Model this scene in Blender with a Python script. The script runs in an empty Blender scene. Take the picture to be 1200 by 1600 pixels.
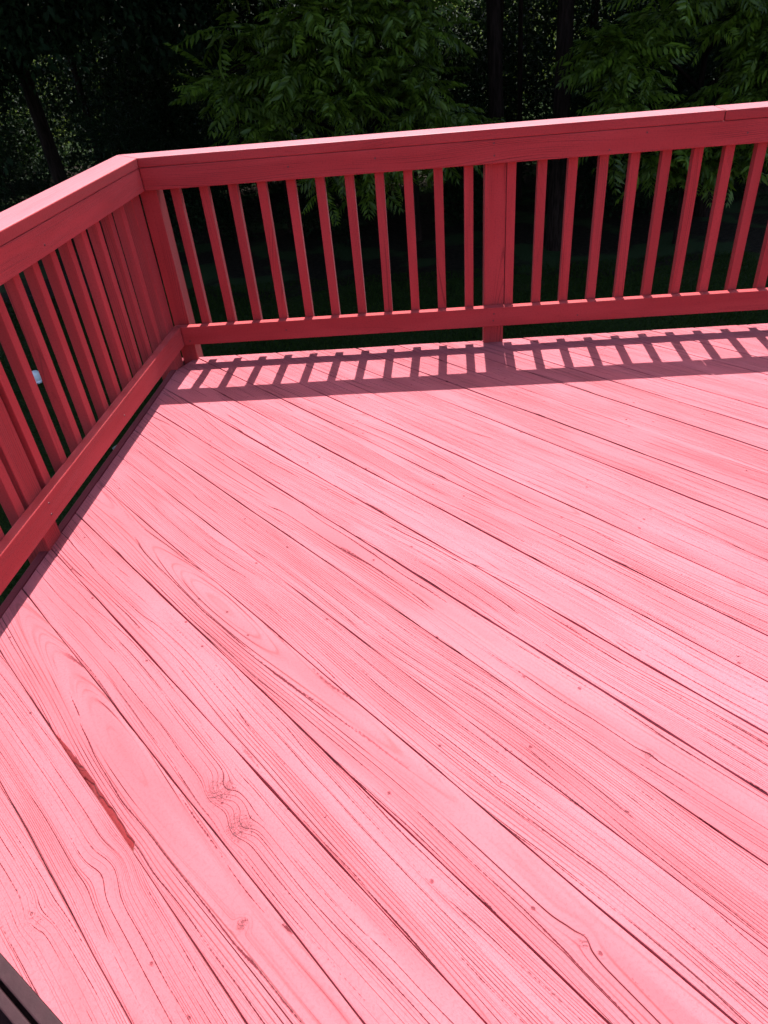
import bpy, bmesh, math, random
import numpy as np
from mathutils import Matrix, Vector

# ---------------------------------------------------------------- scene, camera, light
scn = bpy.context.scene
COL = scn.collection
rad = math.radians

cam_d = bpy.data.cameras.new('camera')
cam = bpy.data.objects.new('camera', cam_d); COL.objects.link(cam)
cam_d.sensor_fit = 'VERTICAL'; cam_d.sensor_height = 24.0
cam_d.lens = 1094.1 / 1600.0 * 24.0
cam_d.clip_start = 0.05; cam_d.clip_end = 600
_r = Vector((0.99639359, 0.03409537, -0.07770018))
_u = Vector((0.04256235, 0.59135112, 0.80529019))
_f = Vector((-0.07340476, 0.80569309, -0.58776729))
M = Matrix.Identity(4)
for i in range(3):
    M[i][0] = _r[i]; M[i][1] = _u[i]; M[i][2] = -_f[i]
M[0][3], M[1][3], M[2][3] = 1.16434, -3.14540, 1.34903
cam.matrix_world = M
scn.camera = cam
scn.render.resolution_x = 768; scn.render.resolution_y = 1024

SUN = Vector((0.0195, 0.480, 1.0)).normalized()          # towards the sun
w = bpy.data.worlds.new('World'); scn.world = w; w.use_nodes = True
nt = w.node_tree
bg = nt.nodes['Background']
sky = nt.nodes.new('ShaderNodeTexSky'); sky.sky_type = 'NISHITA'; sky.sun_disc = False; sky.dust_density = 2.5; sky.ozone_density = 0.5
sky.sun_elevation = math.asin(SUN.z); sky.sun_rotation = math.atan2(SUN.x, SUN.y)
scn.cycles.max_bounces = 4; scn.cycles.diffuse_bounces = 2; scn.cycles.adaptive_threshold = 0.02; scn.cycles.glossy_bounces = 2; scn.cycles.transmission_bounces = 3
scn.cycles.caustics_reflective = False; scn.cycles.caustics_refractive = False
nt.links.new(sky.outputs[0], bg.inputs[0]); bg.inputs[1].default_value = 0.15
sd = bpy.data.lights.new('sun', 'SUN'); sd.energy = 5.0; sd.angle = rad(0.5); sd.color = (1, 0.975, 0.96)
so = bpy.data.objects.new('sun', sd); COL.objects.link(so)
so.rotation_euler = (-SUN).to_track_quat('-Z', 'Y').to_euler(); so.location = (0, 4, 9)
vs = scn.view_settings
vs.view_transform = 'Standard'; vs.look = 'None'; vs.gamma = 1.0; vs.exposure = 1.39; vs.use_curve_mapping = False

rng = np.random.default_rng(7)
random.seed(7)

# ---------------------------------------------------------------- helpers
def tag(o, label=None, cat=None, group=None, kind=None):
    if label: o['label'] = label
    if cat: o['category'] = cat
    if group: o['group'] = group
    if kind: o['kind'] = kind
    return o

def empty(name, loc=(0, 0, 0), rz=0.0):
    o = bpy.data.objects.new(name, None); COL.objects.link(o)
    o.empty_display_size = 0.1
    o.location = loc; o.rotation_euler = (0, 0, rz)
    return o

def obj(name, me, mat=None, parent=None, loc=(0, 0, 0), rot=(0, 0, 0)):
    o = bpy.data.objects.new(name, me); COL.objects.link(o)
    if mat is not None and not me.materials: me.materials.append(mat)
    o.parent = parent; o.location = loc; o.rotation_euler = rot
    return o

def mesh_np(name, V, F):
    """V (n,3), F (m,k) all faces of the same size k"""
    V = np.asarray(V, np.float32); F = np.asarray(F, np.int32)
    me = bpy.data.meshes.new(name)
    me.vertices.add(len(V)); me.vertices.foreach_set('co', V.ravel())
    k = F.shape[1]
    me.loops.add(F.size); me.loops.foreach_set('vertex_index', F.ravel())
    me.polygons.add(len(F))
    me.polygons.foreach_set('loop_start', np.arange(0, F.size, k, dtype=np.int32))
    me.update(calc_edges=True); me.validate()
    return me

def from_bm(name, bm):
    me = bpy.data.meshes.new(name); bm.to_mesh(me); bm.free(); return me

def prism_mesh(name, poly, z0, z1, bev=0.0025, seg=2):
    bm = bmesh.new()
    a = [bm.verts.new((x, y, z0)) for x, y in poly]
    b = [bm.verts.new((x, y, z1)) for x, y in poly]
    n = len(poly)
    bm.faces.new(a[::-1]); bm.faces.new(b)
    for i in range(n):
        bm.faces.new((a[i], a[(i + 1) % n], b[(i + 1) % n], b[i]))
    bmesh.ops.recalc_face_normals(bm, faces=bm.faces)
    if bev:
        bmesh.ops.bevel(bm, geom=bm.edges[:], offset=bev, segments=seg, affect='EDGES', profile=0.5)
    return from_bm(name, bm)

def prism(name, poly, z0, z1, mat, parent, bev=0.0025):
    cx = sum(p[0] for p in poly) / len(poly); cy = sum(p[1] for p in poly) / len(poly); cz = (z0 + z1) / 2
    me = prism_mesh(name, [(x - cx, y - cy) for x, y in poly], z0 - cz, z1 - cz, bev)
    return obj(name, me, mat, parent, (cx, cy, cz))

def rect(x0, x1, y0, y1): return [(x0, y0), (x1, y0), (x1, y1), (x0, y1)]

# node helper
class NB:
    def __init__(s, nt): s.nt = nt
    def node(s, t, **kw):
        n = s.nt.nodes.new(t)
        for k, v in kw.items(): setattr(n, k, v)
        return n
    def put(s, sock, v):
        if v is None: return
        if hasattr(v, 'is_output'): s.nt.links.new(v, sock)
        else: sock.default_value = v
    def m(s, op, a, b=None, c=None, clamp=False):
        n = s.node('ShaderNodeMath', operation=op, use_clamp=clamp)
        for i, v in enumerate((a, b, c)): s.put(n.inputs[i], v)
        return n.outputs[0]
    def add(s, a, b): return s.m('ADD', a, b)
    def sub(s, a, b): return s.m('SUBTRACT', a, b)
    def mul(s, a, b): return s.m('MULTIPLY', a, b)
    def xyz(s, x, y, z):
        n = s.node('ShaderNodeCombineXYZ')
        for i, v in enumerate((x, y, z)): s.put(n.inputs[i], v)
        return n.outputs[0]
    def sep(s, v):
        n = s.node('ShaderNodeSeparateXYZ'); s.put(n.inputs[0], v); return n.outputs
    def noise(s, vec, scale=1.0, detail=2.0, rough=0.5, dist=0.0, out=0, dim='3D'):
        n = s.node('ShaderNodeTexNoise', noise_dimensions=dim); s.put(n.inputs['W' if dim == '1D' else 'Vector'], vec)
        n.inputs['Scale'].default_value = scale; n.inputs['Detail'].default_value = detail
        n.inputs['Roughness'].default_value = rough; n.inputs['Distortion'].default_value = dist
        return n.outputs[out]
    def step(s, v, lo, hi, a=0.0, b=1.0):
        n = s.node('ShaderNodeMapRange', interpolation_type='SMOOTHSTEP')
        s.put(n.inputs[0], v); s.put(n.inputs[1], lo); s.put(n.inputs[2], hi)
        s.put(n.inputs[3], a); s.put(n.inputs[4], b)
        return n.outputs[0]
    def lin(s, v, lo, hi, a=0.0, b=1.0):
        n = s.node('ShaderNodeMapRange')
        s.put(n.inputs[0], v); s.put(n.inputs[1], lo); s.put(n.inputs[2], hi)
        s.put(n.inputs[3], a); s.put(n.inputs[4], b)
        return n.outputs[0]
    def mix(s, f, a, b, mode='MIX'):
        n = s.node('ShaderNodeMix', data_type='RGBA', blend_type=mode)
        s.put(n.inputs[0], f); s.put(n.inputs[6], a); s.put(n.inputs[7], b)
        return n.outputs[2]

def new_mat(name):
    m = bpy.data.materials.new(name); m.use_nodes = True
    nb = NB(m.node_tree); return m, nb, m.node_tree.nodes['Principled BSDF']

# ---------------------------------------------------------------- materials
LIT_RED = ((0.365, 0.078, 0.096), (0.345, 0.068, 0.083))       # paint of the floor and cap tops, sunlit paleness put into the colour
SHADED_RED = ((0.37, 0.034, 0.037), (0.33, 0.027, 0.029))       # the same paint in its shaded tone, for upright faces
SHEEN = 0.08

def painted_wood(name, grain=1.0, cracks=1.0, knots=(), rough=0.6, spots=True, spec=0.5, paint=LIT_RED):
    """red deck paint over weathered softwood: growth rings, checks, knots, all in the board's own space"""
    m, nb, p = new_mat(name)
    co = nb.node('ShaderNodeTexCoord').outputs['Object']
    rnd = nb.node('ShaderNodeObjectInfo').outputs['Random']
    x, y, z = nb.sep(co)[0:3]
    r2 = nb.m('FRACT', nb.mul(rnd, 17.31)); r3 = nb.m('FRACT', nb.mul(rnd, 71.77)); r4 = nb.m('FRACT', nb.mul(rnd, 213.13))
    xs = nb.add(x, nb.mul(rnd, 63.0)); yz = nb.add(y, nb.mul(z, 0.83))
    # wandering pith line
    ab = nb.sep(nb.noise(nb.mul(nb.add(xs, nb.mul(r2, 90)), 0.75), 1, 1, out=1, dim='1D'))
    a = nb.sub(ab[0], 0.5); b = nb.sub(ab[1], 0.5)
    # one three-channel noise for patches of wear, coat thickness and warp
    pt = nb.sep(nb.noise(nb.xyz(nb.mul(xs, 1.6), nb.add(nb.mul(yz, 13), nb.mul(r2, 30)), 0), 1, 2, 0.6, out=1, dim='2D'))
    patch, t, wp = pt[0], pt[1], nb.sub(pt[2], 0.5)
    dy = nb.add(nb.sub(nb.sub(y, nb.mul(nb.sub(r2, 0.5), 0.42)), nb.mul(a, 0.055)), nb.mul(wp, 0.0045))
    dz = nb.add(nb.sub(nb.add(z, 0.02), nb.mul(b, 0.045)), nb.mul(nb.m('POWER', r3, 1.5), 0.10))
    r = nb.m('SQRT', nb.add(nb.mul(dy, dy), nb.mul(dz, dz)))
    kmask = None
    if knots:
        pos = nb.node('ShaderNodeNewGeometry').outputs['Position']
        for (kx, ky, amp, sg, cu) in knots:
            n = nb.node('ShaderNodeVectorMath', operation='DISTANCE')
            nb.put(n.inputs[0], pos); n.inputs[1].default_value = (kx, ky, 0)
            q = nb.add(nb.m('DIVIDE', n.outputs['Value'], sg), nb.mul(wp, 0.9))
            q2 = nb.mul(q, q)
            r = nb.add(r, nb.mul(nb.m('EXPONENT', nb.mul(q2, -1.0)), amp))
            if cu:
                g2 = nb.mul(nb.m('EXPONENT', nb.mul(q2, -0.9)), cu)
                kmask = g2 if kmask is None else nb.m('MAXIMUM', kmask, g2)
    flat = nb.step(nb.m('DIVIDE', nb.m('ABSOLUTE', dy), nb.m('MAXIMUM', r, 0.004)), 0.06, 0.34)
    blob = nb.noise(nb.xyz(xs, yz, 0), 150, 2, 0.62, dim='2D')
    # growth rings: thin furrows, each of its own depth, coming and going along the board
    ph = nb.mul(r, nb.lin(r4, 0, 1, 170, 310))
    lm = nb.sep(nb.noise(nb.xyz(nb.add(nb.mul(xs, 1.1), nb.mul(r3, 50)), nb.mul(ph, 0.83), 0), 1, 2, 0.6, out=1, dim='2D'))
    ph = nb.add(ph, nb.mul(wp, 0.5))
    tri = nb.mul(nb.m('ABSOLUTE', nb.sub(nb.m('FRACT', ph), 0.5)), 2.0)
    wear = nb.step(nb.add(patch, nb.mul(nb.sub(r3, 0.5), 0.36)), 0.40, 0.66, 0.06, 1.0)
    groove = nb.mul(nb.mul(nb.step(tri, 0.60, 0.97), nb.step(lm[0], 0.36, 0.56, 0.08, 1.0)), nb.mul(wear, nb.m('ADD', nb.mul(flat, 0.75), 0.25)))
    # drying checks that follow single rings
    cm = nb.mul(nb.mul(nb.step(lm[1], 0.515, 0.57), nb.step(patch, 0.40, 0.52, 0.35, 1.0)), flat)
    chk = nb.mul(nb.mul(nb.step(tri, 0.80, 0.96), cm), cracks)
    # a few long open checks, a couple to each board, jagged and broken along their length
    ph3 = nb.add(nb.add(nb.mul(r, 43), nb.mul(wp, 0.9)), nb.mul(nb.sub(t, 0.5), 0.5))
    tri3 = nb.mul(nb.m('ABSOLUTE', nb.sub(nb.m('FRACT', nb.add(ph3, r2)), 0.5)), 2.0)
    jag = nb.mul(nb.sub(blob, 0.5), 0.10)
    wchk = nb.mul(nb.step(nb.add(tri3, jag), 0.915, 0.975), nb.step(nb.add(lm[2], nb.mul(nb.sub(blob, 0.5), 0.12)), 0.47, 0.53))
    chk = nb.m('MAXIMUM', chk, nb.mul(nb.mul(wchk, flat), cracks))
    # finer second set between the rings
    tri2 = nb.mul(nb.m('ABSOLUTE', nb.sub(nb.m('FRACT', nb.mul(ph, 2.63)), 0.5)), 2.0)
    hair = nb.mul(nb.mul(nb.step(tri2, 0.55, 1.0), nb.step(lm[2], 0.45, 0.62)), wear)
    h = nb.mul(groove, -0.00050 * grain)
    h = nb.add(h, nb.mul(chk, -0.0014))
    h = nb.add(h, nb.mul(hair, -0.00022 * grain))
    h = nb.add(h, nb.mul(blob, 0.00058))
    dark = nb.mul(chk, 0.82)
    if kmask is not None:
        crs = nb.sep(nb.noise(co, 42, 4, 0.62, 2.6, out=1, dim='2D')); cr = crs[0]
        line = nb.step(nb.m('ABSOLUTE', nb.sub(cr, 0.5)), 0.030, 0.004)
        curl = nb.mul(line, nb.step(nb.add(kmask, nb.mul(nb.sub(crs[1], 0.5), 1.3)), 0.42, 0.62))
        h = nb.add(h, nb.mul(curl, -0.0012))
        h = nb.add(h, nb.mul(nb.mul(cr, kmask), 0.003))
        dark = nb.m('MAXIMUM', dark, nb.mul(curl, 0.6))
    if spots:                                   # pin holes, dents and dried drips
        v2 = nb.node('ShaderNodeTexVoronoi', voronoi_dimensions='2D'); v2.inputs['Scale'].default_value = 11.0
        nb.put(v2.inputs['Vector'], nb.xyz(nb.mul(xs, 0.75), y, 0))
        pick = nb.m('GREATER_THAN', nb.sep(v2.outputs['Color'])[0], 0.84)
        dd = nb.add(v2.outputs['Distance'], nb.mul(nb.sub(blob, 0.5), 0.06))
        dot = nb.mul(nb.step(dd, 0.042, 0.018), pick)
        ring = nb.mul(nb.mul(nb.step(dd, 0.095, 0.065), nb.step(dd, 0.035, 0.055)), pick)
        h = nb.add(h, nb.add(nb.mul(dot, -0.0015), nb.mul(ring, 0.0004)))
        dark = nb.m('MAXIMUM', dark, nb.mul(dot, 0.6))
    bump = nb.node('ShaderNodeBump'); bump.inputs['Strength'].default_value = 1.0; bump.inputs['Distance'].default_value = 1.0
    nb.put(bump.inputs['Height'], h)
    nb.put(p.inputs['Normal'], bump.outputs[0])
    # colour: two coats laid unevenly, thin paint over the furrows, bare dark wood deep in the checks
    tt = nb.add(t, nb.mul(nb.sub(r2, 0.5), 0.16))
    c = nb.mix(nb.step(tt, 0.35, 0.68), (*paint[0], 1), (*paint[1], 1))
    wn = nb.noise(nb.node('ShaderNodeNewGeometry').outputs['Position'], 1.7, 3, 0.6, dim='2D')
    c = nb.mix(nb.step(wn, 0.48, 0.72, 0.0, 0.14), c, (paint[0][0] * 1.15, paint[0][1] * 1.5, paint[0][2] * 1.5, 1))
    tone = nb.lin(r4, 0, 1, 0.84, 1.06)
    c = nb.mix(1.0, c, nb.xyz(tone, tone, tone), 'MULTIPLY')
    c = nb.mix(nb.mul(nb.step(blob, 0.50, 0.68), 0.34), c, (paint[0][0] * 0.52, paint[0][1] * 0.55, paint[0][2] * 0.55, 1))
    c = nb.mix(nb.mul(groove, 0.68 * grain), c, (0.075, 0.005, 0.006, 1))
    c = nb.mix(nb.mul(hair, 0.40 * grain), c, (0.075, 0.005, 0.006, 1))
    c = nb.mix(dark, c, (0.050, 0.005, 0.008, 1))
    nb.put(p.inputs['Base Color'], c)
    nb.put(p.inputs['Roughness'], nb.lin(tt, 0.2, 0.8, rough - 0.05, rough + 0.12))
    nb.put(p.inputs['Specular IOR Level'], nb.lin(dark, 0.0, 0.8, spec, 0.02))
    p.inputs['Sheen Weight'].default_value = SHEEN; p.inputs['Sheen Roughness'].default_value = 0.45
    p.inputs['Sheen Tint'].default_value = (1.0, 0.80, 0.86, 1)
    return m

KNOTS = [(0.675, -2.292, 0.022, 0.032, 1.0), (0.735, -2.375, 0.020, 0.030, 1.0), (0.369, -2.548, 0.010, 0.034, 0.55),
         (0.777, -2.565, 0.006, 0.012, 0.8), (1.378, -2.586, 0.003, 0.036, 0.0), (1.390, -2.590, 0.002, 0.012, 0.6), (1.274, -2.286, 0.003, 0.012, 0.6),
         (0.487, -2.464, 0.017, 0.050, 0.0), (1.60, -2.22, 0.002, 0.018, 0.6)]
MAT_KNOT = painted_wood('red_deck_paint_knotty', 1.0, 1.0, KNOTS, 0.66, True, 0.26)
MAT_DECK = painted_wood('red_deck_paint', 1.0, 1.0, (), 0.66, True, 0.26)
MAT_RAIL = painted_wood('red_rail_paint', 0.85, 0.16, (), 0.6, False, 0.22, SHADED_RED)
MAT_RIM = painted_wood('shade_toned_rim', 0.6, 0.2, (), 0.65, False, 0.15, ((0.15, 0.014, 0.022), (0.11, 0.010, 0.016)))  # deep shade along the left edge darkened into the rim's colour
MAT_CAP = painted_wood('red_cap_paint', 0.85, 0.16, (), 0.58, False, 0.4, LIT_RED)

def simple(name, col, rough=0.6, spec=0.5, noise=0.0, scale=30.0):
    m, nb, p = new_mat(name)
    p.inputs['Roughness'].default_value = rough; p.inputs['Specular IOR Level'].default_value = spec
    if noise:
        co = nb.node('ShaderNodeTexCoord').outputs['Object']
        f = nb.step(nb.noise(co, scale, 4, 0.6), 0.3, 0.7)
        nb.put(p.inputs['Base Color'], nb.mix(f, tuple(v * (1 - noise) for v in col) + (1,), tuple(min(1, v * (1 + noise)) for v in col) + (1,)))
        bmp = nb.node('ShaderNodeBump'); bmp.inputs['Distance'].default_value = 0.002; bmp.inputs['Strength'].default_value = 0.5
        nb.put(bmp.inputs['Height'], nb.noise(co, scale * 3, 3)); nb.put(p.inputs['Normal'], bmp.outputs[0])
    else:
        p.inputs['Base Color'].default_value = (*col, 1)
    return m

def leaf_mat(name, c1, c2, trans=0.35, rough=0.45, spec=0.35):
    m, nb, p = new_mat(name)
    rn = nb.node('ShaderNodeNewGeometry').outputs['Random Per Island']
    c = nb.mix(rn, (*c1, 1), (*c2, 1))
    ob = nb.lin(nb.node('ShaderNodeObjectInfo').outputs['Random'], 0, 1, 0.55, 1.1)
    c = nb.mix(1.0, c, nb.xyz(ob, ob, ob), 'MULTIPLY')
    nb.put(p.inputs['Base Color'], c); p.inputs['Roughness'].default_value = rough
    p.inputs['Specular IOR Level'].default_value = spec
    tr = nb.node('ShaderNodeBsdfTranslucent'); nb.put(tr.inputs[0], nb.mix(0.3, c, (c2[0] * 1.3, c2[1] * 1.3, c2[2], 1)))
    mx = nb.node('ShaderNodeMixShader'); mx.inputs[0].default_value = trans
    nb.nt.links.new(p.outputs[0], mx.inputs[1]); nb.nt.links.new(tr.outputs[0], mx.inputs[2])
    nb.nt.links.new(mx.outputs[0], m.node_tree.nodes['Material Output'].inputs[0])
    return m

def bark_mat(name, c1, c2):
    m, nb, p = new_mat(name)
    co = nb.node('ShaderNodeTexCoord').outputs['Object']
    x, y, z = nb.sep(co)[0:3]
    f = nb.noise(nb.xyz(nb.mul(x, 26), nb.mul(y, 26), nb.mul(z, 4)), 1, 5, 0.65)
    nb.put(p.inputs['Base Color'], nb.mix(nb.step(f, 0.35, 0.65), (*c1, 1), (*c2, 1)))
    p.inputs['Roughness'].default_value = 0.9; p.inputs['Specular IOR Level'].default_value = 0.03
    b = nb.node('ShaderNodeBump'); b.inputs['Distance'].default_value = 0.03
    nb.put(b.inputs['Height'], f); nb.put(p.inputs['Normal'], b.outputs[0])
    return m

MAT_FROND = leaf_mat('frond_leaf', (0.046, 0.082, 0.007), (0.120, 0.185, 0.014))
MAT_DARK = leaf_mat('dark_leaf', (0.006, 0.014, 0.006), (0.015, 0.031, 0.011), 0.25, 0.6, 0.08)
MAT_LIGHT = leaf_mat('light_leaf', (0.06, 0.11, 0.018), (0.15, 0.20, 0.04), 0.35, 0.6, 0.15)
MAT_GRASS = leaf_mat('grass_blade', (0.008, 0.019, 0.003), (0.024, 0.040, 0.007), 0.25, 0.8, 0.05)
MAT_BARK = bark_mat('bark_brown', (0.008, 0.005, 0.004), (0.024, 0.015, 0.013))
MAT_NAIL = simple('painted_nail', (0.10, 0.012, 0.016), 0.5)
MAT_BENCH = simple('dark_bench_paint', (0.026, 0.009, 0.011), 0.7, 0.15, 0.12, 25)
MAT_WHITE = simple('white_plastic', (0.62, 0.62, 0.68), 0.45)
MAT_STONE = simple('pale_stone', (0.13, 0.13, 0.12), 0.9, 0.3, 0.4, 25)

def ground_mat():
    m, nb, p = new_mat('lawn_soil')
    co = nb.node('ShaderNodeTexCoord').outputs['Object']
    f = nb.noise(co, 1.2, 5, 0.6); g = nb.noise(co, 22, 4, 0.7)
    c = nb.mix(nb.step(g, 0.35, 0.65), (0.007, 0.014, 0.003, 1), (0.017, 0.030, 0.007, 1))
    c = nb.mix(nb.step(f, 0.52, 0.72, 0, 0.6), c, (0.028, 0.024, 0.012, 1))
    nb.put(p.inputs['Base Color'], c); p.inputs['Roughness'].default_value = 0.95; p.inputs['Specular IOR Level'].default_value = 0.05
    b = nb.node('ShaderNodeBump'); b.inputs['Distance'].default_value = 0.05
    nb.put(b.inputs['Height'], g); nb.put(p.inputs['Normal'], b.outputs[0])
    return m
def litter_mat():
    m, nb, p = new_mat('leaf_litter')
    co = nb.node('ShaderNodeTexCoord').outputs['Object']
    g = nb.noise(co, 14, 5, 0.7); f = nb.noise(co, 0.8, 3)
    c = nb.mix(nb.step(g, 0.35, 0.65), (0.006, 0.005, 0.004, 1), (0.020, 0.015, 0.010, 1))
    c = nb.mix(nb.step(f, 0.5, 0.6, 0, 0.8), c, (0.020, 0.040, 0.014, 1))
    nb.put(p.inputs['Base Color'], c); p.inputs['Roughness'].default_value = 0.95; p.inputs['Specular IOR Level'].default_value = 0.05
    b = nb.node('ShaderNodeBump'); b.inputs['Distance'].default_value = 0.06
    nb.put(b.inputs['Height'], g); nb.put(p.inputs['Normal'], b.outputs[0])
    return m

# ---------------------------------------------------------------- ground
GZ = -2.5
tag(obj('lawn', mesh_np('lawn', [(-200, -200, GZ), (200, -200, GZ), (200, 300, GZ), (-200, 300, GZ)], [(0, 1, 2, 3)]), ground_mat()), kind='structure')
n = 40
xs_ = np.linspace(-26, 26, n + 1)
edge = 8.6 + 0.35 * np.sin(xs_ * 1.3) + 0.25 * np.sin(xs_ * 2.9 + 1) + np.where(xs_ < -4, 0.5 * (xs_ + 4) * 0.35, 0)
V = [(a, e, GZ + 0.004) for a, e in zip(xs_, edge)] + [(a, 23.0 + 0.8 * math.sin(a), GZ + 0.004) for a in xs_]
tag(obj('forest_floor', mesh_np('forest_floor', V, [(i, i + 1, n + 2 + i, n + 1 + i) for i in range(n)]), litter_mat()), kind='structure')

# ---------------------------------------------------------------- deck floor
PH = 1.60343                                   # angle between the two railings
LX = Vector((-math.cos(PH), math.sin(PH)))     # along the left railing, towards the corner
LN = Vector((-math.sin(PH), -math.cos(PH)))    # outwards over the left edge
deck = tag(empty('deck_floor', (0, 0, 0)), kind='structure')
PITCH = 0.1408
S0 = -1.3445
BACK, LEFT, RIGHT, FRONT = 0.0667, 0.041, 4.4, -3.55
Q = math.sqrt(0.5)

def t_limits(s):
    """plank runs along (1,-1)/sqrt2; the point at (s,t) is ((s+t)Q,(s-t)Q)"""
    lo = s - BACK / Q                                        # y <= BACK
    nx, ny = LN                                              # inside: nx*x+ny*y <= LEFT
    # nx*(s+t)Q + ny*(s-t)Q <= LEFT ->  t*(nx-ny)Q <= LEFT - s*(nx+ny)Q ; (nx-ny)<0
    lo = max(lo, (LEFT - s * (nx + ny) * Q) / ((nx - ny) * Q))
    hi = min(RIGHT / Q - s, s - FRONT / Q)
    return lo, hi

def plank_mesh(k, s0, s1, wane=None):
    r = np.random.default_rng(100 + k)
    wd = s1 - s0
    a0, b0 = t_limits(s0); a1, b1 = t_limits(s1)
    am, bm_ = t_limits((s0 + s1) / 2)
    if min(b0 - a0, b1 - a1, bm_ - am) < 0.05: return None, None
    L = bm_ - am
    ns = max(6, int(L / 0.11))
    fr = list(np.linspace(0, 1, ns))
    if wane:
        fr += [(t - am) / L for t in np.linspace(wane[0] - 0.004, wane[1] + 0.004, 28)]
        fr = sorted(fr)
    fr = np.array(fr)
    tc, sc = am + L / 2, (s0 + s1) / 2
    ph = r.uniform(0, 6.28, 6)
    cup = r.uniform(-0.0004, 0.0006); dz = r.uniform(-0.0010, 0.0010); tw = r.uniform(-0.006, 0.006)
    fl = gaps.get(k, 0.003) / 2 + 0.0002
    cols0 = [-0.5] * 6 + [0] + [0.5] * 6
    offs = [-fl, -fl, 0, 0.0006, 0.0022, 0.0065, 0, -0.0065, -0.0022, -0.0006, 0, fl, fl]
    zz = [-0.038, -0.0085, -0.0022, -0.0006, 0, 0, 0, 0, 0, -0.0006, -0.0022, -0.0085, -0.038]
    V = []; nc = len(offs)
    for f in fr:
        tm = am + f * L
        e0 = 0.0009 * math.sin(tm * 9 + ph[0]) + 0.0006 * math.sin(tm * 23 + ph[1]) + r.normal(0, 0.00025)
        e1 = 0.0009 * math.sin(tm * 8 + ph[2]) + 0.0006 * math.sin(tm * 27 + ph[3]) + r.normal(0, 0.00025)
        bow = 0.0008 * math.sin(tm * 2.1 + ph[4])
        for j in range(nc):
            yy = cols0[j] * wd + offs[j] + (e0 if cols0[j] < 0 else e1 if cols0[j] > 0 else 0)
            z = zz[j]
            if 2 <= j <= nc - 3: z += cup * (1 - (2 * yy / wd) ** 2) + bow + dz + tw * yy
            if wane and wane[0] <= tm <= wane[1]:
                q = (tm - wane[0]) / (wane[1] - wane[0])
                ww = 0.0112 * min(1, (q * 2.2) ** 0.7) * (1 + 0.06 * math.sin(q * 19) + 0.05 * math.sin(q * 53 + 1)) + 0.0015; dp = 1.55 * ww
                if j == 1: z = min(-0.0085, -dp - 0.004)
                elif j == 2: z = -dp
                elif j == 3: yy = -0.5 * wd + ww * 0.50; z = -0.5 * dp
                elif j == 4: yy = -0.5 * wd + ww * 0.97; z = -0.0005
                elif j == 5: yy = -0.5 * wd + ww + 0.002; z = 0.0
            lo = a0 + (a1 - a0) * (yy / wd + 0.5); hi = b0 + (b1 - b0) * (yy / wd + 0.5)
            V.append((lo + f * (hi - lo) - tc, yy, z))
    F = []
    for i in range(len(fr) - 1):
        for j in range(nc - 1):
            p = i * nc + j
            F.append((p, p + 1, p + nc + 1, p + nc))
        F.append((i * nc + nc - 1, i * nc, (i + 1) * nc, (i + 1) * nc + nc - 1))
    bmx = bmesh.new()
    vs_ = [bmx.verts.new(v) for v in V]
    for f in F:
        bf = bmx.faces.new([vs_[i] for i in f])
        if wane and wane[0] - 0.03 < V[f[0]][0] + tc and V[f[2]][0] + tc < wane[1] + 0.03 and 1 <= f[0] % nc <= 4 and min(V[i][2] for i in f) < -0.0015: bf.material_index = 1
    bmx.faces.new([vs_[j] for j in range(nc)]); bmx.faces.new([vs_[(len(fr) - 1) * nc + j] for j in range(nc)])
    bmesh.ops.recalc_face_normals(bmx, faces=bmx.faces)
    for f in bmx.faces: f.smooth = True
    for e in bmx.edges:
        if len(e.link_faces) == 2 and e.calc_face_angle(0) > 0.55: e.smooth = False
    return from_bm('plank', bmx), (tc, sc)

gr = np.random.default_rng(5)
gaps = {}
for k in range(-12, 40): gaps[k] = float(np.clip(gr.choice([0.0017, 0.0023, 0.0030, 0.0040]) + gr.normal(0, 0.0003), 0.0005, 0.006))
gaps[-1] = 0.0028; gaps[-2] = 0.003; gaps[2] = 0.0032; gaps[7] = 0.0045; gaps[12] = 0.0030; gaps[5] = 0.0026; gaps[4] = 0.0014
nails = []
for k in range(-9, 32):
    s0 = S0 + k * PITCH; s1 = s0 + PITCH - gaps.get(k, 0.003)
    me, c = plank_mesh(k, s0, s1, (1.652, 2.066) if k == 0 else None)
    if me is None: continue
    tc, sc = c
    pl = obj('plank', me, MAT_KNOT if any(s0 - 0.01 < (q[0] + q[1]) * Q < s1 + 0.01 for q in KNOTS) else MAT_DECK, deck, ((sc + tc) * Q, (sc - tc) * Q, 0), (0, 0, -math.pi / 4))
    if k == 0: pl.data.materials.append(MAT_RAIL)
# rim boards and joists below
def left_pt(xl, yl): return (LX.x * xl + LN.x * yl, LX.y * xl + LN.y * yl)
leftframe = math.atan2(LX.y, LX.x)
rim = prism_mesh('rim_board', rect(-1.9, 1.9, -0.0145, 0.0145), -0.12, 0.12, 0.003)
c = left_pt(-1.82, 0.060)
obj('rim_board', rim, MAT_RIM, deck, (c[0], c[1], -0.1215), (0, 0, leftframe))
prism('rim_board', rect(0.02, 4.4, 0.020, 0.058), -0.28, -0.0385, MAT_RAIL, deck)
jm = prism_mesh('joist', rect(-2.2, 2.2, -0.019, 0.019), -0.11, 0.11, 0.003)
for i in range(9):
    obj('joist', jm, MAT_RAIL, deck, (2.25, -0.36 - i * 0.4, -0.150))
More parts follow.
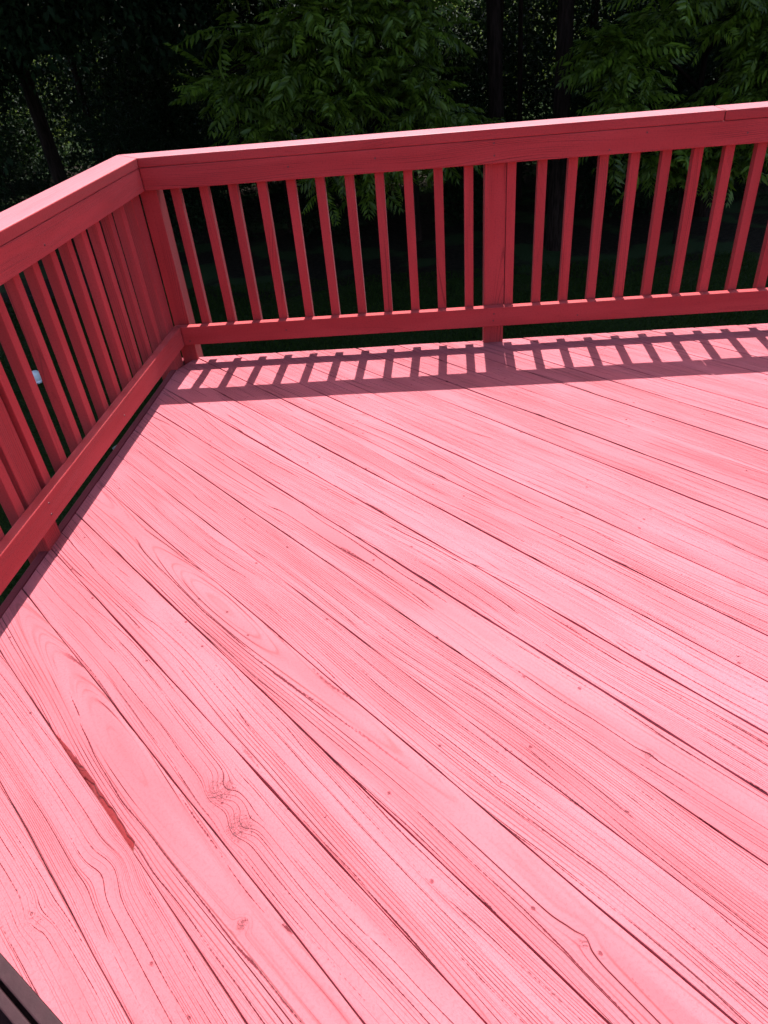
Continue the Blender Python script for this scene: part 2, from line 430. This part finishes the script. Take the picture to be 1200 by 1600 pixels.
# nail heads: pairs where planks cross the joists, most filled over with paint
def disc(bm, c, nrm, r, h):
    q = Vector(nrm).to_track_quat('Z', 'Y').to_matrix().to_4x4(); q.translation = Vector(c)
    bmesh.ops.create_cone(bm, cap_ends=True, segments=10, radius1=r, radius2=r * 0.8, depth=h, matrix=q)
bm = bmesh.new()
nr = random.Random(11)
for i in range(9):
    yj = -0.36 - i * 0.4
    for k in range(-6, 28):
        for off in (0.03, 0.11):
            s = S0 + k * PITCH + off
            t = s - yj / Q
            xx = (s + t) * Q
            if 0.05 < xx < 3.4 and nr.random() < 0.14:
                disc(bm, (xx + nr.uniform(-.012, .012), yj + nr.uniform(-.012, .012), 0.0008), (nr.uniform(-.15, .15), nr.uniform(-.15, .15), 1), 0.0036, 0.003)
tag(obj('nail_heads', from_bm('nail_heads', bm), MAT_DECK, deck), kind='stuff')

# ---------------------------------------------------------------- railings
A_, B_ = 0.092, 0.7806                 # undersides of the bottom rail and of the face board
TH = 0.038
CT = 1.0 / math.tan(PH / 2)
CAPW = 0.1335
back = tag(empty('deck_railing', (0, 0, 0)), 'red painted wooden railing across the far side of the deck, trees behind', 'railing', 'railings round the deck')
left = tag(empty('deck_railing', (0, 0, 0), leftframe), 'red painted wooden railing along the left edge of the deck', 'railing', 'railings round the deck')
XJ = 2.35
LB, LL = 4.3, 3.5
# cap rails (flat 2x6), mitred at the corner; the far one is two lengths butted together
prism('cap_rail', [(0, 0), (XJ - 0.0012, 0), (XJ - 0.0012, CAPW), (-CAPW * CT, CAPW)], B_ + 0.0898, B_ + 0.127, MAT_CAP, back, 0.0035)
prism('cap_rail', rect(XJ + 0.0012, LB, -0.0025, CAPW), B_ + 0.0898, B_ + 0.1265, MAT_CAP, back, 0.0035)
prism('cap_rail', [(-0.0012, 0), (CAPW * CT - 0.0012, CAPW), (-LL, CAPW), (-LL, 0)][::-1], B_ + 0.0898, B_ + 0.127, MAT_CAP, left, 0.0035)
# face boards under the caps and bottom rails
for nm, z0, z1 in (('face_board', B_, B_ + 0.0885), ('bottom_rail', A_, A_ + 0.089)):
    prism(nm, [(0.0006, 0.0015), (LB, 0.0015), (LB, TH), (-TH * CT, TH)], z0, z1, MAT_RAIL, back, 0.003)
    prism(nm, [(-0.0008, 0.0015), (TH * CT - 0.0015, TH), (-LL, TH), (-LL, 0.0015)][::-1], z0, z1, MAT_RAIL, left, 0.003)
for o in list(back.children) + list(left.children):
    if o.name.startswith('cap_rail'):
        o.data.materials.append(MAT_RAIL)
        for p_ in o.data.polygons: p_.material_index = 0 if p_.normal.z > 0.5 else 1  # tops take the sunlit tone, other faces the shaded one
PY0, PY1 = TH + 0.001, TH + 0.090
def post(parent, x0, x1):
    h = B_ + 0.0885 + 0.40
    me = prism_mesh('post', rect(-h / 2, h / 2, -(PY1 - PY0) / 2, (PY1 - PY0) / 2), -(x1 - x0) / 2, (x1 - x0) / 2, 0.003)
    obj('post', me, MAT_RAIL, parent, ((x0 + x1) / 2, (PY0 + PY1) / 2, -0.40 + h / 2), (0, -math.pi / 2, 0))
post(back, -0.0395, 0.034)
post(back, 1.428, 1.517)
post(back, 3.30, 3.389)
post(left, -0.065, 0.022)
post(left, -1.433, -1.344)
post(left, -2.95, -2.861)
bh = B_ + 0.083 - A_
BAL = prism_mesh('baluster', rect(-bh / 2, bh / 2, -TH / 2, TH / 2), -TH / 2, TH / 2, 0.0022)
BAL.materials.append(MAT_RAIL)
def baluster(parent, x0, i):
    r = random.Random(i * 31 + (7 if parent is left else 0))
    obj('baluster', BAL.copy(), None, parent, (x0 + TH / 2 + r.gauss(0, 0.0008), TH + 0.0015 + TH / 2, A_ + bh / 2 + 0.003 + r.gauss(0, 0.003)),
        (r.gauss(0, 0.003), -math.pi / 2 + r.gauss(0, 0.0025), r.gauss(0, 0.004)))
for i in range(-3, 8): baluster(back, 0.4689 + i * 0.12462, i)
for i in range(0, 14): baluster(back, 1.5195 + i * 0.12462, 20 + i)
for i in range(0, 10): baluster(left, -1.318 + i * 0.12462, 50 + i)
for i in range(0, 11): baluster(left, -1.493 - i * 0.12462, 70 + i)

def nail_part(parent, pts):
    bm = bmesh.new()
    for (x, z) in pts: disc(bm, (x, 0.0012, z), (0, -1, 0), 0.0042, 0.0024)
    o = obj('nail_heads', from_bm('nail_heads', bm), MAT_NAIL, parent); o['kind'] = 'stuff'
nail_part(back, [(1.46, B_ + .075), (1.462, B_ + .03), (1.470, A_ + .06), (1.468, A_ + .028), (1.92, B_ + .018), (0.98, B_ + .055), (0.62, B_ + .05), (2.06, B_ + .07), (0.50, A_ + .045), (1.85, A_ + .03), (0.03, A_ + .02), (2.45, B_ + .04)])
nail_part(left, [(-1.39, A_ + .066), (-1.40, A_ + .03), (-0.76, A_ + .035), (-0.9, B_ + .03), (-1.41, B_ + .03), (-1.40, B_ + .065)])

# ---------------------------------------------------------------- slatted bench near the camera
d = Vector((0.115, -0.0757, 0)).normalized()
bz = math.atan2(d.y, d.x)
bench = tag(empty('patio_bench', (0.6387 - d.x * 0.25, -2.8091 - d.y * 0.25, 0), bz), 'dark brown slatted patio bench at the lower left corner', 'bench')
ypos = 0.0
bi = 0
for wd_, gp in ((0.0172, 0.0052), (0.0127, 0.020)) * 8:
    prism('slat', rect(-0.45, 0.55, ypos - wd_, ypos), 0.3665, 0.40, MAT_BENCH, bench, 0.002)
    ypos -= wd_ + gp
prism('gap_shade_panel', rect(-0.44, 0.54, ypos + 0.01, -0.012), 0.352, 0.366, MAT_BENCH, bench, 0.002)  # panel added so the slat gaps read as dark shadow
for xx in (-0.40, 0.45):
    prism('cross_rail', rect(xx, xx + 0.05, ypos + 0.02, -0.006), 0.315, 0.3515, MAT_BENCH, bench, 0.003)
    for yy in (-0.06, ypos + 0.03):
        prism('leg', rect(xx + 0.003, xx + 0.047, yy, yy + 0.044), 0.004, 0.3145, MAT_BENCH, bench, 0.003)

# ---------------------------------------------------------------- vegetation builders
def rot_frames(dirs, up=None):
    d = dirs / np.linalg.norm(dirs, axis=1, keepdims=True)
    up = np.tile([0, 0, 1.0], (len(d), 1)) if up is None else up
    s = np.cross(d, up); l = np.linalg.norm(s, axis=1, keepdims=True); s = np.where(l < 1e-4, [1, 0, 0], s / np.maximum(l, 1e-6))
    n = np.cross(s, d)
    return d, s, n

def leaves(P, D, L, W, r, fold=0.25):
    """folded rhombic leaves; returns V,F"""
    n = len(P)
    up = np.tile([0, 0, 1.0], (n, 1)) + r.normal(0, 0.55, (n, 3))
    d, s, nn = rot_frames(D, up)
    L = L[:, None]; W = W[:, None]
    b = P; tip = P + d * L - nn * L * 0.12
    l = P + d * L * 0.42 + s * W * 0.5 + nn * W * fold
    rr = P + d * L * 0.42 - s * W * 0.5 + nn * W * fold
    V = np.stack([b, l, tip, rr], 1).reshape(-1, 3)
    i = np.arange(n)[:, None] * 4
    F = np.concatenate([i + [0, 2, 1], i + [0, 3, 2]], 0)
    return V, F

def crown_mesh(name, centers, radii, n, leaf, r, droop=0.3, shell=0.5):
    """leaf clumps scattered through several lobes"""
    cs = np.array(centers, float); rs = np.array(radii, float)
    if rs.ndim == 1: rs = np.repeat(rs[:, None], 3, 1)
    vol = rs.prod(1) ** 0.7
    pick = r.choice(len(cs), n // 14, p=vol / vol.sum())
    u = r.normal(0, 1, (len(pick), 3)); u /= np.linalg.norm(u, axis=1, keepdims=True)
    rad_ = r.uniform(shell, 1.05, (len(pick), 1)) ** 0.6
    tw = cs[pick] + u * rs[pick] * rad_
    P = np.repeat(tw, 14, 0) + r.normal(0, leaf * 1.7, (len(pick) * 14, 3)) * [1, 1, 0.55]
    D = np.repeat(u, 14, 0) * 0.6 + r.normal(0, 0.7, P.shape); D[:, 2] -= droop
    Ls = leaf * r.uniform(0.65, 1.25, len(P))
    V, F = leaves(P, D, Ls, Ls * r.uniform(0.45, 0.65, len(P)), r)
    return mesh_np(name, V, F)

def tube(path, radii, seg=8):
    path = np.array(path, float); V = []; F = []
    for i, p in enumerate(path):
        d = path[min(i + 1, len(path) - 1)] - path[max(i - 1, 0)]
        _, s, nn = rot_frames(d[None], np.array([[0.13, 0.97, 0.2]]))
        for j in range(seg):
            a = 2 * math.pi * j / seg
            V.append(p + radii[i] * (math.cos(a) * s[0] + math.sin(a) * nn[0]))
    for i in range(len(path) - 1):
        for j in range(seg):
            F.append((i * seg + j, i * seg + (j + 1) % seg, (i + 1) * seg + (j + 1) % seg, (i + 1) * seg + j))
    return np.array(V), np.array(F)

def join(parts):
    V = []; F = []; o = 0
    for v, f in parts: V.append(v); F.append(f + o); o += len(v)
    return np.concatenate(V), np.concatenate(F)

def trunk_path(h, lean, r, n=9):
    t = np.linspace(0, 1, n)
    ph = r.uniform(0, 6.28, 2)
    x = lean[0] * t * h + 0.05 * h * 0.25 * np.sin(t * 5 + ph[0]) * t
    y = lean[1] * t * h + 0.05 * h * 0.25 * np.sin(t * 6 + ph[1]) * t
    return np.stack([x, y, t * h], 1)

# high canopy crowns, three variants shared by the tall trees
CAN = []
for v in range(3):
    r = np.random.default_rng(40 + v)
    cs = [(0, 0, 0)] + [(1.9 * math.cos(a), 1.9 * math.sin(a), r.uniform(-1.9, 1.9)) for a in r.uniform(0, 6.28, 9)] + [(0, 0, 2.6)]
    rs = [(2.0, 2.0, 2.2)] + [tuple(r.uniform(1.0, 1.6, 3)) for _ in range(9)] + [(1.4, 1.4, 1.6)]
    me = crown_mesh('crown', cs, rs, 6000, 0.36, r, 0.3, 0.35); me.materials.append(MAT_DARK); CAN.append(me)

def tall_tree(x, y, h, r0, lean, seed, label, crown_z, sc, group='tall trees at the edge of the woods', var=0, low=None):
    r = np.random.default_rng(seed)
    t = tag(empty('woodland_tree', (x, y, GZ)), label, 'tree', group)
    p = trunk_path(h, lean, r)
    k = np.linspace(0, 1, len(p))
    rr = r0 * (1 - 0.75 * k); rr[0] *= 1.35
    obj('trunk', mesh_np('trunk', *tube(p, rr, 12)), MAT_BARK, t)
    for i in range(9):
        q = r.uniform(0.40, 0.95); b = np.array([np.interp(q, k, p[:, j]) for j in range(3)])
        a = r.uniform(0, 6.28); ln = r.uniform(1.5, 3.2) * sc
        e = b + [math.cos(a) * ln, math.sin(a) * ln, r.uniform(0.2, 1.2)]
        obj('limb', mesh_np('limb', *tube([b, (b + e) / 2 + [0, 0, 0.25], e], [0.06, 0.04, 0.012], 5)), MAT_BARK, t)
    if low:
        for (c, rr3, nn) in low:
            c = np.array(c, float) - [x, y, GZ]
            zz_ = max(1.0, c[2] - 0.3)
            b = np.array([np.interp(zz_, p[:, 2], p[:, j]) for j in range(3)])
            parts = [tube([b, (b + c) / 2 + [0, 0, 0.3], c], [0.045, 0.03, 0.01], 5)]
            for q in range(5):
                e = c + r.normal(0, 0.5, 3) * rr3
                parts.append(tube([c, e], [0.010, 0.004], 4))
            obj('limb', mesh_np('limb', *join(parts)), MAT_BARK, t)
    top = np.array([np.interp(crown_z, p[:, 2], p[:, j]) for j in range(3)])
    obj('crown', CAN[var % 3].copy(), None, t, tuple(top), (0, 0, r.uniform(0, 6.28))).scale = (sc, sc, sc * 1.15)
    if crown_z > 9.9 and var != 9:  # extra leaf layer added above the view to block sky light
        mid = np.array([np.interp(6.9, p[:, 2], p[:, j]) for j in range(3)])
        obj('shade_crown', CAN[(var + 1) % 3].copy(), None, t, tuple(mid), (0, 0, r.uniform(0, 6.28))).scale = (1.15, 0.85, 0.62)
    if low:
        cs = [np.array(c, float) - [x, y, GZ] for c, _, _ in low]
        for ci, (c, rr3, nn) in zip(cs, low):
            me = crown_mesh('low_foliage', [ci], [rr3], nn, 0.13, r, 0.45, 0.1)
            obj('low_foliage', me, MAT_DARK, t)
    return t

TT = [
    (3.55, 10.0, 15, 0.150, (-0.020, 0.0), 'thick straight dark trunk right of the middle of the woods', 10.5, 1.25, None),
    (2.55, 10.3, 15, 0.135, (-0.035, 0.01), 'dark straight trunk just left of the thickest trunk', 10.8, 1.2, None),
    (-5.05, 10.0, 14, 0.13, (-0.035, 0.0), 'leaning trunk among dark broad leaves at the left of the woods', 10.0, 1.3,
        [((-4.2, 8.3, 1.55), (0.9, 0.7, 0.5), 1500), ((-3.0, 8.2, 1.85), (0.9, 0.7, 0.6), 1600), ((-5.6, 8.6, 1.1), (0.9, 0.8, 0.7), 1600), ((-2.3, 9.0, 1.4), (0.8, 0.7, 0.7), 1300)]),
    (-6.4, 8.2, 14, 0.12, (0.01, 0.02), 'dark tree at the far left edge of the woods', 10.0, 1.25,
        [((-6.0, 8.0, 1.2), (0.9, 0.7, 0.8), 1600), ((-5.6, 7.8, 0.3), (0.7, 0.6, 0.6), 900)]),
    (3.35, 14.0, 13, 0.055, (-0.01, 0.0), 'thin straight sapling between the two straight trunks', 10.5, 1.15, None),
    (2.98, 15.0, 13, 0.05, (0.01, 0.0), 'second thin sapling deep behind the two straight trunks', 10.5, 1.15, None),
    (-1.6, 12.5, 14, 0.11, (0.02, 0.0), 'dark trunk left behind the feathery green tree', 10.5, 1.25,
        [((-1.9, 11.3, 1.3), (1.0, 0.8, 0.9), 1500)]),
    (6.6, 11.5, 15, 0.13, (0.0, 0.0), 'dark trunk behind the feathery tree at the right', 10.5, 1.3,
        [((6.4, 10.7, 1.3), (1.1, 0.8, 0.8), 1600), ((7.4, 10.4, 0.2), (1.0, 0.8, 0.9), 1600)]),
    (0.9, 14.5, 15, 0.12, (0.0, 0.0), 'dark trunk hidden behind the feathery green tree', 10.5, 1.3, None),
    (-5.2, 5.2, 14, 0.14, (0.01, 0.0), 'unseen tree added beyond the left railing to shade the lawn', 10.4, 1.35, None),  # out-of-frame tree placed to cast shade on the near left lawn
    (-3.6, 16.0, 14, 0.10, (0.0, 0.0), 'slim trunk deep in the left woods', 10.5, 1.35, None),
    (5.2, 16.5, 14, 0.10, (0.0, 0.0), 'slim trunk deep in the right woods', 10.5, 1.35, None),
    (9.2, 14.0, 14, 0.12, (0.0, 0.0), 'trunk at the far right of the woods', 10.5, 1.4, None),
    (-9.2, 12.5, 14, 0.12, (0.0, 0.0), 'trunk deep at the far left of the woods', 10.5, 1.4, None),
    (-6.6, 15.5, 14, 0.09, (-0.02, 0.0), 'slim leaning trunk deep behind the left leaves', 10.5, 1.3, None),
    (1.0, 11.2, 15, 0.10, (0.01, 0.0), 'trunk behind the middle of the feathery green tree', 11.5, 1.3, None),
]
for i, (x, y, h, r0, lean, lab, cz, sc, low) in enumerate(TT):
    tall_tree(x, y, h, r0, lean, 300 + i, lab, cz, sc, var=i, low=low)

# feathery trees: pinnate fronds in whorls at the ends of drooping boughs
def frond_template(r):
    P = []; D = []; L = []; n = 9
    for i in range(n):
        f = 0.14 + 0.86 * i / (n - 1)
        x = f; z = -0.30 * f * f
        tx, tz = 1.0, -0.6 * f
        sz = (0.24 if f < 0.75 else 0.24 - 0.10 * (f - 0.75) / 0.25) * (0.75 + 0.5 * min(1, f * 2.2)) * 1.02
        for sg in (-1, 1):
            P.append((x, 0, z)); D.append((0.62 * tx, sg * 0.85, 0.62 * tz - 0.38)); L.append(sz * r.uniform(0.85, 1.1))
    P.append((1.0, 0, -0.30)); D.append((1, 0, -0.8)); L.append(0.16)
    P = np.array(P, float); D = np.array(D, float); L = np.array(L)
    V, F = leaves(P, D, L, L * 0.30, r, 0.12)
    # rachis: a thin strip with three sides
    xs = np.linspace(0, 1, 6); rv, rf = tube([(x, 0, -0.30 * x * x) for x in xs], list(np.linspace(0.009, 0.003, 6)), 3)
    rf = np.concatenate([rf[:, [0, 1, 2]], rf[:, [0, 2, 3]]])
    return join([(V, F), (rv, rf)])

def frond_tree(name, base, lobes, ntw, seed, label, flen=(0.42, 0.68)):
    r = np.random.default_rng(seed)
    base = np.array(base, float)
    t = tag(empty(name, tuple(base)), label, 'tree', 'feathery trees by the lawn')
    topz = max(l[0][2] for l in lobes) - base[2]
    cxy = np.mean([l[0] for l in lobes], 0) - base
    p = np.stack([np.linspace(0, cxy[0] * 0.25, 7), np.linspace(0, 0.0, 7), np.linspace(0, topz, 7)], 1)
    obj('trunk', mesh_np('trunk', *tube(p, np.linspace(0.075, 0.02, 7), 10)), MAT_BARK, t)
    cs = np.array([l[0] for l in lobes], float) - base; rs = np.array([l[1] for l in lobes], float)
    vol = rs.prod(1) ** 0.67
    pick = r.choice(len(cs), ntw, p=vol / vol.sum())
    u = r.normal(0, 1, (ntw, 3)); u[:, 1] -= 0.35; u /= np.linalg.norm(u, axis=1, keepdims=True)
    tw = cs[pick] + u * rs[pick] * r.uniform(0.35, 1.0, (ntw, 1))
    parts = []
    for c_ in cs:
        z = max(0.5, c_[2] - 0.6); b = np.array([np.interp(z, p[:, 2], p[:, j]) for j in range(3)])
        parts.append(tube([b, (b + c_) / 2 + [0, 0, 0.2], c_], [0.035, 0.024, 0.012], 5))
    for i in range(ntw):
        c_ = cs[pick[i]]
        parts.append(tube([c_, (c_ + tw[i]) / 2 + [0, 0, 0.08], tw[i]], [0.011, 0.008, 0.005], 4))
    obj('limbs', mesh_np('limbs', *join(parts)), MAT_BARK, t)
    for i in range(ntw):
        o = obj('leaf_spray', SPRAY[int(r.integers(len(SPRAY)))].copy(), None, t, tuple(tw[i]))
        o.rotation_euler = (-u[i][1] * 0.5 + r.normal(0, 0.15), u[i][0] * 0.5 + r.normal(0, 0.15), r.uniform(0, 6.28))
        k = r.uniform(*flen) / 0.55; o.scale = (k, k, k)
    return t

# whorls of pinnate fronds, eight different ones shared by all boughs
SPRAY = []
for v in range(8):
    r = np.random.default_rng(900 + v)
    tm = frond_template(r); Vs = []; Fs = []; o_ = 0
    nf = int(r.integers(6, 9)); a0 = r.uniform(0, 6.28)
    for j in range(nf):
        a = a0 + j * 6.283 / nf + r.normal(0, 0.25)
        d, s_, nn = rot_frames(np.array([[math.cos(a), math.sin(a), r.uniform(-0.45, 0.5)]]), np.array([[r.normal(0, .25), r.normal(0, .25), 1.0]]))
        V, F = tm
        Vs.append((V[:, :1] * d + V[:, 1:2] * s_ + V[:, 2:3] * nn) * 0.55 * r.uniform(0.8, 1.15)); Fs.append(F + o_); o_ += len(V)
    me = mesh_np('leaf_spray', np.concatenate(Vs), np.concatenate(Fs)); me.materials.append(MAT_FROND); SPRAY.append(me)

frond_tree('feathery_tree', (0.5, 9.4, GZ),
    [((-1.0, 8.5, 0.75), (0.95, 0.7, 0.6)), ((-1.45, 8.3, 0.10), (0.6, 0.5, 0.40)), ((0.0, 8.3, 1.2), (0.9, 0.7, 0.7)), ((0.9, 8.5, 1.1), (0.9, 0.7, 0.65)),
     ((0.0, 8.3, 0.35), (0.9, 0.6, 0.5)), ((1.25, 8.6, 0.25), (0.65, 0.5, 0.5)), ((0.6, 8.3, -0.35), (0.7, 0.5, 0.35)), ((-0.5, 8.8, 2.2), (1.2, 0.9, 0.8)), ((0.7, 9.0, 2.6), (1.1, 0.9, 0.8)),
     ((0.2, 9.2, -0.8), (0.9, 0.5, 0.45)), ((1.6, 8.9, -0.45), (0.5, 0.4, 0.4))],
    185, 501, 'feathery bright green tree with drooping fronds in the middle of the woods')
frond_tree('feathery_tree', (5.6, 9.8, GZ),
    [((4.15, 8.8, 0.45), (0.65, 0.6, 0.5)), ((5.0, 8.8, 1.15), (0.9, 0.7, 0.6)), ((5.9, 8.8, 0.9), (0.9, 0.7, 0.8)), ((4.5, 9.0, -0.35), (0.7, 0.5, 0.45)), ((5.7, 8.9, -0.3), (0.8, 0.6, 0.5)),
     ((6.7, 9.0, 0.4), (0.8, 0.7, 0.8)), ((5.4, 9.0, 2.2), (1.2, 0.9, 0.8)), ((5.2, 9.1, -1.0), (0.9, 0.5, 0.4)), ((6.4, 9.0, -0.9), (0.8, 0.5, 0.5))],
    165, 502, 'feathery green tree with drooping fronds at the right of the woods')

# understory shrubs
SH = []
for v in range(3):
    r = np.random.default_rng(60 + v)
    cs = [(r.uniform(-0.9, 0.9), r.uniform(-0.7, 0.7), r.uniform(0.5, 2.7)) for _ in range(9)]
    rs = [tuple(r.uniform(0.45, 0.85, 3)) for _ in range(9)]
    me = crown_mesh('foliage', cs, rs, 6500, 0.085, r, 0.3, 0.2); SH.append((me, cs))
def shrub(x, y, sc, rz, v, mat, label, group):
    t = tag(empty('woodland_shrub', (x, y, GZ), rz), label, 'shrub', group)
    me, cs = SH[v]
    f = obj('foliage', me.copy(), mat, t); f.scale = (sc, sc, sc)
    st = [tube([(0, 0, 0), (c[0] * sc * 0.5, c[1] * sc * 0.5, c[2] * sc * 0.6), tuple(q * sc for q in c)], [0.018, 0.012, 0.004], 4) for c in cs]
    obj('stems', mesh_np('stems', *join(st)), MAT_BARK, t)
r = np.random.default_rng(77)
ORD = ['leftmost', 'second from the left', 'third from the left', 'fourth from the left', 'fifth from the left', 'sixth from the left', 'seventh from the left',
       'eighth from the left', 'ninth from the left', 'tenth from the left', 'eleventh from the left', 'twelfth from the left', 'thirteenth from the left']
def shrub_geo(x, y, sc, rz, v):
    me = SH[v][0]; V = np.empty(len(me.vertices) * 3, np.float32); me.vertices.foreach_get('co', V); V = V.reshape(-1, 3) * sc
    F = np.empty(len(me.polygons) * 3, np.int32); me.polygons.foreach_get('vertices', F)
    c_, s_ = math.cos(rz), math.sin(rz)
    return np.stack([V[:, 0] * c_ - V[:, 1] * s_ + x, V[:, 0] * s_ + V[:, 1] * c_ + y, V[:, 2] + GZ], 1), F.reshape(-1, 3)
i = 0; nth = 0; dark_mass = []; lit_mass = []
for row, (yy, x0, x1, stp) in enumerate(((12.6, -7.5, 9.5, 1.6), (17.0, -12.5, 13, 1.35), (20.5, -14.5, 15, 1.35), (26.0, -17.5, 12, 2.4))):
    x = x0
    while x < x1:
        if not (row == 0 and (2.3 < x < 4.0 or -6.4 < x < -5.2)) and not (row == 1 and (3.2 < x < 4.5 or -8.7 < x < -7.3)) and not (row == 2 and (-11.2 < x < -9.2 or 3.4 < x < 5.4)):
            a_ = (x + r.uniform(-.4, .4), yy + r.uniform(-.8, .8), r.uniform(0.75, 1.05) * (1, 1.5, 1.8, 1.5)[row], r.uniform(0, 6.28), i % 3)
            if row == 0:
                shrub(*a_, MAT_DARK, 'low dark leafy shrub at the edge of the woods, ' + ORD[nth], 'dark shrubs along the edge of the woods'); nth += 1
            elif row < 3: dark_mass.append(shrub_geo(*a_))
            else: lit_mass.append(shrub_geo(*a_))
            i += 1
        x += stp * r.uniform(0.8, 1.15)
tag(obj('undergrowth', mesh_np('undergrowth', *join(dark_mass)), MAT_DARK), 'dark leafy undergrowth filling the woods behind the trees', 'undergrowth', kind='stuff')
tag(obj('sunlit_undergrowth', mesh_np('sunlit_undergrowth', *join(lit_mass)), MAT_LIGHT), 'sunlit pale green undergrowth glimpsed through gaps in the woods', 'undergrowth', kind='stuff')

# far wood behind the clearing
r = np.random.default_rng(88)
cs = [(x, 36 + r.uniform(-2, 2), GZ + z) for x in np.arange(-34, 36, 3.2) for z in (2.0, 5.0, 8.0)]
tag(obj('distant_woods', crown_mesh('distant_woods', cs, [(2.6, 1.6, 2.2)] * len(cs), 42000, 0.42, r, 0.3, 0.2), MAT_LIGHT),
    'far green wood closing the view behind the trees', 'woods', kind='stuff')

# grass
r = np.random.default_rng(99)
N = 110000
gx = r.uniform(-8, 6.5, N); gy = r.uniform(0.3, 9.1, N)
# fewer blades where the view is never open
keep = (gy > 3.0) | (gx < -1.0); gx = gx[keep]; gy = gy[keep]; n = len(gx)
h = r.uniform(0.035, 0.085, n) * (0.8 + 0.4 * np.sin(gx * 2.1) * np.sin(gy * 1.7)); a = r.uniform(0, 6.28, n); wv = r.uniform(0.004, 0.009, n)
bx, by = np.cos(a) * wv, np.sin(a) * wv
lx, ly = r.normal(0, 0.4, n) * h, r.normal(0, 0.4, n) * h
z0 = np.full(n, GZ)
V = np.stack([np.stack([gx - bx, gy - by, z0], 1), np.stack([gx + bx, gy + by, z0], 1), np.stack([gx + lx, gy + ly, z0 + h], 1)], 1).reshape(-1, 3)
tag(obj('lawn_grass', mesh_np('lawn_grass', V, np.arange(n * 3).reshape(-1, 3)), MAT_GRASS), 'dark green shaded lawn grass below the deck', 'grass', kind='stuff')

# ---------------------------------------------------------------- small things on the lawn
def lathe(name, prof, seg=20):
    V = []; F = []
    for (rr, zz_) in prof:
        for j in range(seg):
            a = 2 * math.pi * j / seg; V.append((rr * math.cos(a), rr * math.sin(a), zz_))
    for i in range(len(prof) - 1):
        for j in range(seg): F.append((i * seg + j, i * seg + (j + 1) % seg, (i + 1) * seg + (j + 1) % seg, (i + 1) * seg + j))
    me = mesh_np(name, V, F)
    for p_ in me.polygons: p_.use_smooth = True
    return me
bk = tag(empty('lawn_bucket', (-4.20, 5.50, GZ), 0.3), 'small white rounded container on the lawn beyond the left railing', 'container')
bk.scale = (0.78, 0.78, 0.85)
obj('body', lathe('body', [(0.001, 0.19), (0.05, 0.188), (0.075, 0.17), (0.083, 0.14), (0.086, 0.045), (0.080, 0.04)]), MAT_WHITE, bk)
obj('rim', lathe('rim', [(0.080, 0.040), (0.094, 0.038), (0.096, 0.006), (0.090, 0.0), (0.001, 0.0)]), MAT_WHITE, bk)
def stone(loc, s, seed, label):
    bm = bmesh.new(); bmesh.ops.create_icosphere(bm, subdivisions=2, radius=1.0)
    rr = random.Random(seed)
    for v in bm.verts: v.co *= 1 + rr.uniform(-0.16, 0.16)
    me = from_bm('garden_stone', bm); o = obj('garden_stone', me, MAT_STONE, None, loc, (0.1, 0.05, rr.uniform(0, 6)))
    o.scale = s
    tag(o, label, 'stone')
stone((-2.35, 3.55, GZ + 0.03), (0.08, 0.06, 0.04), 3, 'pale stone on the lawn under the left bottom rail')
